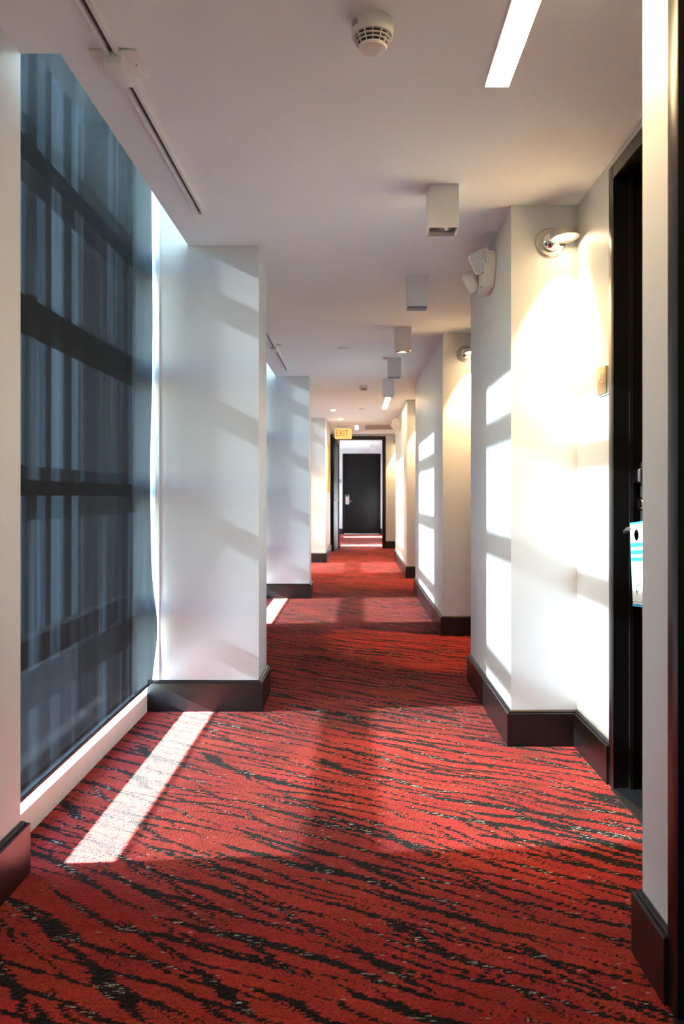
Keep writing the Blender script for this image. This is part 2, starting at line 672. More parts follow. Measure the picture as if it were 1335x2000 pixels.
# ------------------------------------------------------------------ left side: wall pieces, columns, windows
segs = [(Y0, 2.2, 'white wall piece at the left edge beside the dark blind'),
        (4.23, 6.45, 'left wall piece behind the first white column'),
        (8.48, 10.75, 'left wall piece behind the second white column')]
for i, (a, b, lab) in enumerate(segs):
    bm = new()
    bx(bm, OUT, XL, a, b, 0, H)
    struct('wall_left', bm, 'wall_paint', lab, 'wall')
clabs = ['wide white column face beside the dark blind', 'second white column along the window side', 'far white wall end with a gold frame, left of the exit sign']
for i, (a, b) in enumerate(LCOLS):
    bm = new()
    bx(bm, OUT, XC, a, b if i < 2 else YE, 0, H)
    bx(bm, OUT, SLOT, a - 0.001, b, H - 0.05, ZS)
    struct('column', bm, 'wall_paint', clabs[i], 'column')

BB = [(0, 0), (0.0195, 0), (0.0195, 0.136), (0.0175, 0.1395), (0.011, 0.1395), (0.011, 0.1435), (0.0085, 0.147), (0.004, 0.150), (0, 0.150)]


def baseboard(name, path, label):
    bm = new()
    sweep(bm, path, BB)
    struct(name, bm, 'espresso_wood', label, 'baseboard')


def bb_path(path, label, name):
    baseboard(name, path, label)


bb_path([(KERB, 2.2), (XL, 2.2), (XL, Y0)], 'dark baseboard in the bottom left corner beside the window kerb', 'baseboard_left')
bb_path([(XL, 4.23), (XC, 4.23), (XC, 3.89), (KERB, 3.89)], 'dark baseboard around the white column beside the blind', 'baseboard_left')
bb_path([(XL, 8.48), (XC, 8.48), (XC, 8.14), (KERB, 8.14)], 'dark baseboard around the second window column', 'baseboard_left')
bb_path([(XC, 14.9), (XC, 12.5), (KERB, 12.5)], 'dark baseboard around the far wall end below the gold frame', 'baseboard_left')

BARS = [(2.135, 2.25), (1.61, 1.72), (1.05, 1.15), (0.47, 0.565)]


def window(idx, a, b, label, zt=2.86, detail=True):
    w = bpy.data.objects.new('window_%d' % idx, None)
    COL.objects.link(w)
    w.empty_display_size = 0.05
    tag(w, label, 'window', kind='structure')
    bm = new()
    for z0, z1 in ((0.086, 0.10), (zt - 0.05, zt)):
        bx(bm, -1.15, -1.09, a, b, z0, z1)
    for y0, y1 in ((a, a + 0.05), (b - 0.035, b)):
        bx(bm, -1.15, -1.09, y0, y1, 0.10, zt - 0.05)
    obj('frame', bm, 'aluminium_bar', w)
    zs = 0.10
    for z0, z1 in sorted(BARS) + [(zt - 0.05, zt)]:
        if z1 < zt and z0 < zt - 0.1:
            boxobj('glazing_bar', 'aluminium_bar', w, -1.15, -1.10, a + 0.05, b - 0.035, z0, z1)
        elif z0 < zt - 0.1:
            continue
        boxobj('pane', 'window_glass', w, -1.128, -1.122, a + 0.05, b - 0.035, zs, min(z0, zt - 0.05))
        zs = z1
    boxobj('kerb', 'kerb_paint', w, -1.15, KERB, a, b, -0.02, 0.086)
    boxobj('outer_sill', 'exterior_sill', w, -1.20, -1.15, a, b, -0.14, 0.02)
    boxobj('added_dark_jamb', 'exterior_sill', w, OUT - 0.05, -1.15, b - 0.012, b + 0.002, 0.0, zt)  # dark board added to cover the sunlit column face outside the glass
    boxobj('lintel', 'kerb_paint', w, OUT, -1.09, a, b, zt, ZS)
    return w


wl_ = ['tall window behind the large dark blind', 'second window hidden past the first column', 'third window past the second column']
for i, (a, b) in enumerate(WINS):
    window(i + 1, a, b, wl_[i])


def roller_blind(a, b, label, chain=True):
    r = thing('roller_blind', label, 'blind', (-0.99, a, 0.0), group='roller blinds over the corridor windows')
    L = b - a
    y0, y1 = 0.012, L - 0.022
    NY, NZ = 40, 90
    zb, zt = 0.145, 2.74
    bm = new()
    vs = []
    for j in range(NZ + 1):
        z = zb + (zt - zb) * j / NZ
        rowv = []
        for i in range(NY + 1):
            f = i / NY
            y = y0 + (y1 - y0) * f
            x = 0.0022 * math.sin(y * 17 + 1.0) * (1 - 0.3 * z / zt) + 0.0012 * math.sin(y * 41 + z)
            ed = max(0.0, (f - 0.86) / 0.14) ** 2
            curl = 0.030 * math.exp(-((z - 0.40) / 0.20) ** 2) - 0.006 * math.exp(-((z - 1.15) / 0.25) ** 2) + 0.006 * math.exp(-((z - 1.9) / 0.4) ** 2)
            rowv.append(bm.verts.new((x + ed * curl, y, z)))
        vs.append(rowv)
    for j in range(NZ):
        for i in range(NY):
            bm.faces.new((vs[j][i], vs[j][i + 1], vs[j + 1][i + 1], vs[j + 1][i]))
    obj('fabric', bm, 'screen_fabric', r, smooth=True)
    bm = new()
    bx(bm, -0.004, 0.006, y0, y1 - 0.004, zb - 0.002, zb + 0.010, bevel=0.002)
    obj('hem_bar', bm, 'black_plastic', r)
    bm = new()
    tube(bm, [(-0.03, y0 - 0.005, zt + 0.03), (-0.03, y1 + 0.012, zt + 0.03)], 0.03, 20)
    obj('roller', bm, 'grey_plastic', r, smooth=True)
    for yy in (y0 - 0.011, y1 + 0.014):
        boxobj('bracket', 'white_plastic', r, -0.06, 0.0, yy, yy + 0.004, zt - 0.02, zt + 0.08)
    if chain:
        bm = new()
        for xx, z1 in ((0.004, 0.74), (0.028, 0.74)):
            z = 2.60
            while z > z1:
                Mx = Matrix.Translation((xx, L - 0.011, z))
                bmesh.ops.create_icosphere(bm, subdivisions=1, radius=0.0024, matrix=Mx)
                z -= 0.0062
        for k in range(9):
            an = PI * k / 8
            Mx = Matrix.Translation((0.016 - 0.012 * math.cos(an), L - 0.011, 0.74 - 0.016 * math.sin(an)))
            bmesh.ops.create_icosphere(bm, subdivisions=1, radius=0.0024, matrix=Mx)
        tube(bm, [(0.004, L - 0.011, 2.6), (0.004, L - 0.011, 0.74)], 0.0008, 5)
        tube(bm, [(0.028, L - 0.011, 2.6), (0.028, L - 0.011, 0.74)], 0.0008, 5)
        o = obj('bead_chain', bm, 'white_plastic', r, smooth=True)
        o['kind'] = 'stuff'
        o['label'] = 'white bead chain hanging beside the fabric'
    return r


roller_blind(*WINS[0], 'large dark roller blind drawn down over the nearest window')
roller_blind(*WINS[1], 'dark roller blind past the first white column, mostly hidden', chain=False)
roller_blind(*WINS[2], 'dark roller blind past the second white column, hidden from most views', chain=False)

# jamb strip on the first column beside the blind
for i, (a, b) in enumerate(WINS[:2]):
    bm = new()
    bx(bm, -0.977, -0.957, b - 0.006, b, 0.15, ZS - 0.02)
    struct('trim_%d' % (i + 1), bm, 'wall_paint', ['thin white jamb strip between the blind and the first column', 'thin white jamb strip on the second column'][i], 'trim')

# ------------------------------------------------------------------ right side
rl = ['white column carrying the emergency lamp and the nearest lit sconce', 'second white column down the right side with a lit sconce', 'far white column on the right, before the end door']
for i, (a, b) in enumerate(RCOLS):
    bm = new()
    bx(bm, XR, 1.3, a, b, 0, H)
    struct('column', bm, 'wall_paint', rl[i], 'column')
D1a, D1b, D1t = 1.95, 2.845, 2.185      # opening of the door with the hanger
bm = new()
bx(bm, XN, 1.3, 1.815, D1a, 0, H)
bx(bm, XN, 1.3, D1b, 3.35, 0, H)
bx(bm, XN, 1.3, D1a, D1b, D1t, H)
bx(bm, 1.2, 1.3, D1a, D1b, 0, D1t)  # backing added behind the leaf to keep outside light out
struct('wall_right', bm, 'wall_paint', 'niche wall with the room number sign beside the black door', 'wall')
for a, b, lab in ((4.52, 5.97, 'niche wall behind the first right column'), (8.72, 10.15, 'niche wall behind the second right column'), (13.1, YE, 'niche wall behind the far right column')):
    bm = new()
    bx(bm, XN, 1.3, a, b, 0, H)
    struct('wall_right', bm, 'wall_paint', lab, 'wall')
D2a, D2b = 0.70, 1.59                   # nearest door, at the right edge of the picture
bm = new()
bx(bm, XR, 1.3, D2b, 1.815, 0, H)
bx(bm, XR, 1.3, Y0, D2a, 0, H)
bx(bm, XR, 1.3, D2a, D2b, D1t, H)
bx(bm, 1.2, 1.3, D2a, D2b, 0, D1t)  # added backing, blocks light through the gaps round the leaf
struct('wall_right', bm, 'wall_paint', 'narrow white wall strip at the right edge between two doors', 'wall')
bb_path([(XR, 1.64), (XR, 1.815), (XN, 1.815), (XN, 1.90)], 'dark baseboard in the bottom right corner', 'baseboard_right')
bb_path([(XN, 2.895), (XN, 3.35), (XR, 3.35), (XR, 4.52), (XN, 4.52)], 'dark baseboard around the column with the emergency lamp', 'baseboard_right')
bb_path([(XN, 5.97), (XR, 5.97), (XR, 8.72), (XN, 8.72)], 'dark baseboard around the second right column', 'baseboard_right')
bb_path([(XN, 10.15), (XR, 10.15), (XR, 13.1), (XN, 13.1)], 'dark baseboard around the far right column', 'baseboard_right')
bm = new()
bx(bm, OUT, -0.40, Y0 - 0.12, Y0, 0, H)
bx(bm, 0.20, 1.3, Y0 - 0.12, Y0, 0, H)
bx(bm, -0.40, 0.20, Y0 - 0.12, Y0, 0, 0.95)
bx(bm, -0.40, 0.20, Y0 - 0.12, Y0, 2.15, H)
struct('wall_back', bm, 'wall_paint', 'wall closing the corridor behind the viewer', 'wall')
w = bpy.data.objects.new('window_4', None)  # unseen window added to bring daylight onto surfaces facing the camera
COL.objects.link(w)
tag(w, 'added unseen window behind the viewer, lighting the faces turned to it', 'window', kind='structure')
bm = new()
for z0, z1 in ((0.95, 1.0), (1.53, 1.57), (2.10, 2.15)):
    bx(bm, -0.40, 0.20, Y0 - 0.08, Y0 - 0.03, z0, z1)
for x0 in (-0.40, 0.15):
    for z0, z1 in ((1.0, 1.53), (1.57, 2.10)):
        bx(bm, x0, x0 + 0.05, Y0 - 0.08, Y0 - 0.03, z0, z1)
obj('frame', bm, 'aluminium_bar', w)
for z0, z1 in ((1.0, 1.53), (1.57, 2.10)):
    boxobj('pane', 'window_glass', w, -0.35, 0.15, Y0 - 0.058, Y0 - 0.052, z0, z1)


def casing(root, face, y0, y1, zt, w=0.05, proud=0.012, depth=0.13, stop=0.055):
    """Dark door casing in a wall whose corridor face is x = face; opening y0..y1."""
    boxobj('casing', 'espresso_wood', root, face - proud, face + 0.004, y1, y1 + w, 0, zt + w, bevel=0.002)
    boxobj('casing', 'espresso_wood', root, face - proud, face + 0.004, y0 - w, y0, 0, zt + w, bevel=0.002)
    boxobj('casing', 'espresso_wood', root, face - proud, face + 0.004, y0, y1, zt, zt + w, bevel=0.002)
    e = face - proud
    boxobj('jamb_lining', 'black_door', root, e, e + depth, y1 - 0.004, y1, 0, zt)
    boxobj('jamb_lining', 'black_door', root, e, e + depth, y0, y0 + 0.004, 0, zt)
    boxobj('head_lining', 'black_door', root, e, e + depth, y0 + 0.004, y1 - 0.004, zt - 0.004, zt)
    s = e + stop
    boxobj('door_stop', 'espresso_wood', root, s, s + 0.012, y1 - 0.016, y1 - 0.004, 0, zt - 0.004)
    boxobj('door_stop', 'espresso_wood', root, s, s + 0.012, y0 + 0.004, y0 + 0.016, 0, zt - 0.004)
    boxobj('door_stop', 'espresso_wood', root, s, s + 0.012, y0 + 0.016, y1 - 0.016, zt - 0.016, zt - 0.004)


# --- door with the hanger
d1 = bpy.data.objects.new('door_1', None)
COL.objects.link(d1)
tag(d1, 'black guest room door beside the gold number sign', 'door', kind='structure')
casing(d1, XN, D1a, D1b, D1t)
leaf = boxobj('leaf', 'black_door', d1, 1.02, 1.065, D1a + 0.006, D1b - 0.006, 0.008, D1t - 0.006, bevel=0.0015)
boxobj('threshold', 'black_plastic', d1, XN - 0.02, 1.065, D1a, D1b, 0.0, 0.006)
bm = new()
prism(bm, [(p[0] + 2.775, p[1] + 1.02) for p in rrect(0.068, 0.30, 0.012)], 'x', 1.004, 1.02)
lk = obj('lock_plate', bm, 'brushed_nickel', leaf, smooth=True)
bm = new()
bx(bm, 0.976, 1.006, 2.745, 2.815, 1.095, 1.145, bevel=0.006)
obj('card_reader', bm, 'chrome', leaf, smooth=True)
bm = new()
lathe(bm, [(0, -0.012), (0.02, -0.012), (0.024, -0.006), (0.024, 0.0)], 24, Matrix.Translation((1.004, 2.785, 1.02)) @ Matrix.Rotation(PI / 2, 4, 'Y'))
obj('deadbolt', bm, 'chrome', leaf, smooth=True)
bm = new()
tube(bm, [(1.004, 2.715, 0.935), (0.955, 2.715, 0.935)], 0.011, 14)
tube(bm, [(0.957, 2.709, 0.935), (0.950, 2.745, 0.936), (0.948, 2.78, 0.932), (0.952, 2.815, 0.922)], [0.0105, 0.0095, 0.0085, 0.0075], 14)
obj('lever_handle', bm, 'brushed_nickel', leaf, smooth=True)

# --- nearest door at the right edge
d2 = bpy.data.objects.new('door_2', None)
COL.objects.link(d2)
tag(d2, 'dark door frame cut off by the right edge of the picture', 'door', kind='structure')
casing(d2, XR, D2a, D2b, D1t, w=0.05, depth=0.16, stop=0.08)
leaf2 = boxobj('leaf', 'black_door', d2, 0.775, 0.82, D2a + 0.006, D2b - 0.006, 0.008, D1t - 0.006, bevel=0.0015)
boxobj('threshold', 'black_plastic', d2, XR - 0.02, 0.82, D2a, D2b, 0.0, 0.006)
bm = new()
tube(bm, [(0.775, 1.50, 0.96), (0.725, 1.50, 0.96), (0.72, 1.49, 0.96), (0.72, 1.38, 0.955)], 0.010, 14)
obj('lever_handle', bm, 'brushed_nickel', leaf2, smooth=True)

# ------------------------------------------------------------------ end wall, open fire door and the room beyond
bm = new()
bx(bm, OUT, -0.325 - 0.0, YE, YE + 0.15, 0, H + T)
bx(bm, 0.53, 1.3, YE, YE + 0.15, 0, H + T)
bx(bm, -0.325, 0.53, YE, YE + 0.15, 2.16, H + T)
struct('wall_end', bm, 'wall_paint', 'end wall around the open doorway under the air vent', 'wall')
d3 = bpy.data.objects.new('door_3', None)
COL.objects.link(d3)
tag(d3, 'open dark fire door and its frame below the exit sign', 'door', kind='structure')
boxobj('casing', 'espresso_wood', d3, 0.53, 0.60, YE - 0.015, YE + 0.16, 0, 2.23, bevel=0.002)
boxobj('casing', 'espresso_wood', d3, -0.395, -0.325, YE - 0.015, YE + 0.16, 0, 2.23, bevel=0.002)
boxobj('casing', 'espresso_wood', d3, -0.325, 0.53, YE - 0.015, YE + 0.16, 2.16, 2.23, bevel=0.002)
boxobj('strike_plate', 'brushed_nickel', d3, 0.527, 0.531, YE + 0.02, YE + 0.06, 0.93, 1.02)
boxobj('side_panel', 'black_door', d3, -0.473, -0.437, 14.93, YE, 0, 2.20, bevel=0.002)
lf = bpy.data.objects.new('leaf', None)
lf.parent = d3
COL.objects.link(lf)
lf.location = (-0.345, YE - 0.02, 0)
lf.rotation_euler = (0, 0, math.radians(-4.0))
bm = new()
bx(bm, -0.045, 0.0, -0.86, 0.0, 0.01, 2.15, bevel=0.002)
obj('slab', bm, 'black_door', lf, smooth=True)
bm = new()
for s in (-1, 1):
    x0 = 0.0 if s > 0 else -0.045
    tube(bm, [(x0, -0.80, 0.97), (x0 + s * 0.05, -0.80, 0.97), (x0 + s * 0.055, -0.79, 0.97), (x0 + s * 0.055, -0.69, 0.965)], 0.010, 12)
    lathe(bm, [(0.026, 0), (0.026, 0.008), (0, 0.008)], 20, Matrix.Translation((x0, -0.80, 0.97)) @ Matrix.Rotation(s * PI / 2, 4, 'Y'))
obj('lever_handle', bm, 'brass', lf, smooth=True)
bm = new()
bx(bm, 0.0, 0.05, -0.42, -0.16, 2.06, 2.13, bevel=0.006)
obj('closer', bm, 'grey_plastic', lf, smooth=True)
bb_path([(XN, YE), (0.60, YE)], 'dark baseboard on the end wall right of the doorway', 'baseboard_end')

# room beyond
bm = new()
ys = YE + 0.15
for a, b in FARWINS:
    bx(bm, OUT, XL, ys, a, 0, HF)
    bx(bm, OUT, XL, a, b, 2.2, HF)
    bx(bm, OUT, XL, a, b, -0.05, 0.3)
    ys = b
bx(bm, OUT, XL, ys, YF, 0, HF)
struct('wall_far_left', bm, 'wall_paint', 'window side wall beyond the open doorway', 'wall')
bm = new()
bx(bm, 0.95, 1.3, YE + 0.15, YF, 0, HF)
struct('wall_far_right', bm, 'wall_paint', 'inner side wall beyond the open doorway', 'wall')
bm = new()
fx0, fx1, fzt = -0.358, 0.687, 2.20
bx(bm, OUT, fx0, YF, YF + 0.15, 0, HF)
bx(bm, fx1, 1.3, YF, YF + 0.15, 0, HF)
bx(bm, fx0, fx1, YF, YF + 0.15, fzt, HF)
bx(bm, fx0, fx1, YF + 0.13, YF + 0.25, 0, fzt)  # backing added so no sky shows round the far leaf
struct('wall_far', bm, 'wall_paint', 'white wall holding the farthest black door', 'wall')
bb_path([(fx0, YF), (XL, YF)], 'short dark baseboard left of the farthest door', 'baseboard_far')
bb_path([(0.95, YF), (fx1, YF)], 'short dark baseboard right of the farthest door', 'baseboard_far')
d4 = bpy.data.objects.new('door_4', None)
COL.objects.link(d4)
tag(d4, 'farthest black door seen through the open doorway', 'door', kind='structure')
boxobj('casing', 'black_door', d4, fx0, fx0 + 0.05, YF - 0.012, YF + 0.12, 0, fzt, bevel=0.002)
boxobj('casing', 'black_door', d4, fx1 - 0.05, fx1, YF - 0.012, YF + 0.12, 0, fzt, bevel=0.002)
boxobj('casing', 'black_door', d4, fx0 + 0.05, fx1 - 0.05, YF - 0.012, YF + 0.12, fzt - 0.05, fzt, bevel=0.002)
lf4 = boxobj('leaf', 'black_door', d4, fx0 + 0.053, fx1 - 0.053, YF + 0.03, YF + 0.075, 0.012, fzt - 0.053, bevel=0.0015)
boxobj('threshold', 'door_leak_light', d4, fx0 + 0.05, fx1 - 0.05, YF - 0.03, YF + 0.12, 0, 0.010)  # pale colour stands for light leaking under the door
bm = new()
prism(bm, [(p[0] - 0.225, p[1] + 0.945) for p in rrect(0.10, 0.27, 0.03)], 'y', YF + 0.008, YF + 0.03)
lp = obj('lock_plate', bm, 'brushed_nickel', lf4, smooth=True)
boxobj('card_slot', 'black_plastic', lf4, -0.262, -0.188, YF + 0.002, YF + 0.012, 1.02, 1.10, bevel=0.003)
bm = new()
tube(bm, [(-0.225, YF + 0.01, 0.90), (-0.225, YF - 0.045, 0.90), (-0.215, YF - 0.05, 0.90), (-0.10, YF - 0.05, 0.895)], 0.010, 12)
obj('lever_handle', bm, 'brushed_nickel', lf4, smooth=True)
t = thing('room_sign', 'tiny dark sign on the wall left of the farthest door', 'sign', (-0.425, YF, 1.45))
boxobj('plate', 'grey_plastic', t, -0.04, 0.04, -0.012, 0, -0.055, 0.055, bevel=0.002)

# ------------------------------------------------------------------ ceiling fittings
def box_light(y, label, lit=False, x=0.345, zc=H):
    r = thing('ceiling_box_light', label, 'ceiling light', (x, y, zc), group='white box lights in a row on the ceiling')
    w, h = 0.0588, 0.170
    bm = new()
    t_ = 0.004
    bx(bm, -w, w, -w, -w + t_, -h, 0)
    bx(bm, -w, w, w - t_, w, -h, 0)
    bx(bm, -w, -w + t_, -w + t_, w - t_, -h, 0)
    bx(bm, w - t_, w, -w + t_, w - t_, -h, 0)
    bx(bm, -w + t_, w - t_, -w + t_, w - t_, -0.01, 0)
    obj('housing', bm, 'white_metal', r)
    bm = new()
    i_ = w - t_
    prof = [(0.018, -0.075), (0.030, -0.085), (0.043, -0.115), (0.050, -0.150)]
    lathe(bm, prof, 28, cap=False)
    # square plate between reflector mouth and housing
    n = 28
    o = obj('reflector', bm, 'satin_reflector', r, smooth=True)
    bm = new()
    ring = [bm.verts.new((0.050 * math.cos(2 * PI * k / n), 0.050 * math.sin(2 * PI * k / n), -0.150)) for k in range(n)]
    sq = []
    for k in range(n):
        c, s = math.cos(2 * PI * k / n), math.sin(2 * PI * k / n)
        m_ = i_ / max(abs(c), abs(s))
        sq.append(bm.verts.new((c * m_, s * m_, -0.150)))
    for k in range(n):
        bm.faces.new((ring[k], ring[(k + 1) % n], sq[(k + 1) % n], sq[k]))
    obj('baffle_plate', bm, 'satin_reflector', r)
    bm = new()
    lathe(bm, [(0, -0.088), (0.012, -0.086), (0.02, -0.078), (0.02, -0.06)], 20)
    obj('lamp', bm, 'lamp_box' if lit else 'satin_reflector', r, smooth=True)
    return r


BOXY = [3.118, 4.415, 5.75, 7.05, 8.35]
bl = ['nearest white box light on the ceiling', 'second white box light along the ceiling', 'third white box light, its lamp glowing warm', 'fourth white box light, before the small smoke detector', 'fifth white box light, last before the glowing strip']
for i, y in enumerate(BOXY):
    box_light(y + 0.0588, bl[i], lit=(i == 2))
box_light(17.55, 'box light beyond the open doorway, higher of the two', x=0.45, zc=HF)
box_light(19.9, 'box light beyond the open doorway, above the farthest door', x=0.44, zc=HF)


def linear_light(y0, y1, x, label, w=0.07):
    r = thing('linear_ceiling_light', label, 'ceiling light', (x, y0, H), group='recessed linear lights')
    L = y1 - y0
    boxobj('diffuser', 'led_strip', r, -w / 2, w / 2, 0, L, -0.0035, -0.001)
    bm = new()
    for a in (-w / 2 - 0.005, w / 2):
        bx(bm, a, a + 0.005, -0.004, L + 0.004, -0.005, 0.0)
    bx(bm, -w / 2, w / 2, -0.004, 0, -0.005, 0)
    bx(bm, -w / 2, w / 2, L, L + 0.004, -0.005, 0)
    obj('trim_frame', bm, 'white_metal', r)
    return r


linear_light(0.95, 2.37, 0.42, 'bright warm strip light on the ceiling at the top edge')
linear_light(9.9, 11.2, 0.405, 'short glowing strip light far down the ceiling', w=0.06)


def track(dy, label):
    r = thing('lighting_track', label, 'track', (-0.663, dy, H), group='ceiling tracks along the windows')
    for y0, y1 in ((0.75, 2.185), (2.30, 3.40)):
        bm = new()
        prism(bm, [(-0.018, 0), (-0.018, -0.020), (-0.0075, -0.020), (-0.0075, -0.004), (0.0075, -0.004), (0.0075, -0.020), (0.018, -0.020), (0.018, 0)], 'y', y0, y1)
        rail = obj('rail', bm, 'white_metal', r)
        boxobj('slot', 'track_slot', rail, -0.0075, 0.0075, y0 + 0.001, y1 - 0.001, -0.0075, -0.004)
        boxobj('end_cap', 'white_plastic', rail, -0.0185, 0.0185, y1, y1 + 0.006, -0.0205, 0)
    bm = new()
    bx(bm, -0.066, 0.066, 2.175, 2.315, -0.007, 0, bevel=0.0025)
    obj('cover_plate', bm, 'white_plastic', r, smooth=True)
    bm = new()
    bx(bm, -0.026, 0.026, 2.17, 2.30, -0.043, -0.006, bevel=0.002)
    obj('feed_box', bm, 'white_plastic', r, smooth=True)
    for sx in (-1, 1):
        bm = new()
        lathe(bm, [(0.003, -0.0085), (0.003, -0.006)], 10, Matrix.Translation((sx * 0.046, 2.245, 0)))
        obj('screw', bm, 'grey_plastic', r)
    return r


track(0.0, 'white lighting track with feed box at the upper left of the ceiling')
track(4.25, 'small lighting track farther along, past the first column')


def smoke_detector(x, y, label, s=1.0):
    r = thing('smoke_detector', label, 'smoke detector', (x, y, H), group='ceiling smoke detectors')
    r.scale = (s, s, s)
    bm = new()
    lathe(bm, [(0.0, 0), (0.055, 0), (0.056, -0.012), (0.0545, -0.016), (0.0, -0.016)], 48, cap=False)
    obj('base', bm, 'cream_plastic', r, smooth=True)
    bm = new()
    lathe(bm, [(0.0, -0.016), (0.0535, -0.016), (0.0535, -0.020), (0.0545, -0.022), (0.054, -0.034), (0.052, -0.0365), (0.047, -0.037), (0.0, -0.037)], 48, cap=False)
    obj('housing', bm, 'cream_plastic', r, smooth=True)
    bm = new()
    lathe(bm, [(0.0465, -0.035), (0.0335, -0.062)], 40)
    obj('sensing_chamber', bm, 'black_plastic', r)
    for k in range(2):
        f = (k + 1) / 3
        rr = 0.0520 - 0.0145 * f
        z = -0.0370 - 0.0235 * f
        bm = new()
        lathe(bm, [(rr - 0.010, z - 0.0011), (rr, z - 0.0011), (rr, z + 0.0011), (rr - 0.010, z + 0.0011), (rr - 0.010, z - 0.0011)], 40, cap=False)
        obj('ring', bm, 'cream_plastic', r, smooth=True)
    rib_me = None
    for k in range(14):
        if rib_me is None:
            bm = new()
            v = [(0.040, -0.036), (0.0530, -0.036), (0.0385, -0.0605), (0.032, -0.0605)]
            prism(bm, v, 'y', -0.0011, 0.0011)
            o = obj('rib', bm, 'cream_plastic', r)
            rib_me = o.data
        else:
            o = bpy.data.objects.new('rib', rib_me)
            COL.objects.link(o)
            o.parent = r
        o.rotation_euler = (0, 0, 2 * PI * (k + 0.5) / 14)
    bm = new()
    lathe(bm, [(0.0, -0.060), (0.0372, -0.060), (0.0378, -0.0625), (0.035, -0.067), (0.024, -0.0700), (0.012, -0.0705), (0, -0.0705)], 40, cap=False)
    obj('cap', bm, 'cream_plastic', r, smooth=True)
    bm = new()
    bmesh.ops.create_icosphere(bm, subdivisions=2, radius=0.0038, matrix=Matrix.Translation((0.012, 0.024, -0.069)))
    obj('indicator', bm, 'white_plastic', r, smooth=True)
    bm = new()
    bx(bm, -0.010, 0.010, 0, 0.004, -0.010, 0.004)
    o = obj('locking_tab', bm, 'grey_plastic', r)
    o.location = (-0.0465, -0.031, -0.010)
    o.rotation_euler = (0, 0, math.radians(-56))
    return r


smoke_detector(0.0437, 2.06, 'white smoke detector with black vents near the top of the picture')
smoke_detector(0.090, 8.85, 'small distant smoke detector beside the row of box lights', 0.85)


def sprinkler(x, y, label):
    r = thing('sprinkler_cover', label, 'sprinkler', (x, y, H), group='flat sprinkler covers')
    bm = new()
    lathe(bm, [(0, -0.008), (0.046, -0.008), (0.048, -0.006), (0.048, -0.004), (0, -0.004)], 32, cap=False)
    obj('plate', bm, 'white_metal', r, smooth=True)
    bm = new()
    lathe(bm, [(0.036, -0.004), (0.036, 0.0)], 24)
    obj('collar', bm, 'grey_plastic', r, smooth=True)


sprinkler(-0.098, 6.6, 'flat round sprinkler cover on the ceiling beyond the first column')
sprinkler(0.086, 11.2, 'small flat sprinkler cover just before the exit sign')


def downlight(x, y, label, power):
    r = thing('downlight', label, 'ceiling light', (x, y, H), group='round downlights before the exit sign')
    bm = new()
    lathe(bm, [(0.030, 0), (0.030, -0.003), (0.046, -0.005), (0.048, 0.0)], 32, cap=False)
    obj('bezel', bm, 'white_metal', r, smooth=True)
    bm = new()
    lathe(bm, [(0.0, -0.006), (0.018, -0.005), (0.030, -0.001)], 28, cap=False)
    obj('lens', bm, 'downlight_lens', r, smooth=True)
    ld = bpy.data.lights.new('downlight_lamp', 'SPOT')
    ld.energy = power
    ld.color = (1.0, 0.70, 0.40)
    ld.spot_size = math.radians(120)
    ld.spot_blend = 0.6
    ld.shadow_soft_size = 0.03
    lo = bpy.data.objects.new('downlight_lamp', ld)
    COL.objects.link(lo)
    lo.parent = r
    lo.location = (0, 0, -0.012)


downlight(-0.322, 11.37, 'glowing downlight farthest from the exit sign', 48)
downlight(-0.233, 12.7, 'glowing downlight just above the exit sign', 48)
linear_light(13.9, 14.6, 0.022, 'small glowing strip light right of the exit sign', w=0.05)

# vent
t = thing('ceiling_vent', 'slotted air vent in the ceiling before the end doorway', 'vent', (0.43, 14.15, H))
bm = new()
for a in (-0.26, 0.245):
    bx(bm, a, a + 0.015, -0.42, 0.42, -0.008, 0)
for a in (-0.42, 0.405):
    bx(bm, -0.245, 0.245, a, a + 0.015, -0.008, 0)
obj('frame', bm, 'vent_metal', t)
boxobj('shade_sheet', 'vent_shade', t, -0.245, 0.245, -0.405, 0.405, -0.0012, -0.0002)  # flat dark sheet painted as the shade between the slats
for k in range(10):
    y = -0.365 + k * 0.081
    boxobj('slat', 'vent_metal', t, -0.245, 0.245, y - 0.016, y + 0.016, -0.006, -0.002)

# exit sign
t = thing('exit_sign', 'lit EXIT sign hanging from the ceiling before the open door', 'sign', (-0.216, 14.0, H))
boxobj('canopy', 'white_metal', t, -0.11, 0.11, -0.03, 0.03, -0.045, 0, bevel=0.004)
bm = new()
prism(bm, [(p[0], p[1] - 0.135) for p in rrect(0.30, 0.18, 0.025)], 'y', -0.012, 0.012)
pnl = obj('panel', bm, 'exit_panel', t, smooth=True)
RX = Matrix.Rotation(PI / 2, 4, 'X')
text_mesh('lettering', 'EXIT', 0.165, 'exit_letter', pnl, Matrix.Translation((-0.022, -0.0135, -0.132)) @ RX, sx=0.68, extrude=0.001)
bm = new()
prism(bm, [(0.112, -0.118), (0.134, -0.133), (0.112, -0.148), (0.119, -0.133)], 'y', -0.0145, -0.012)
obj('arrow', bm, 'exit_letter', pnl)


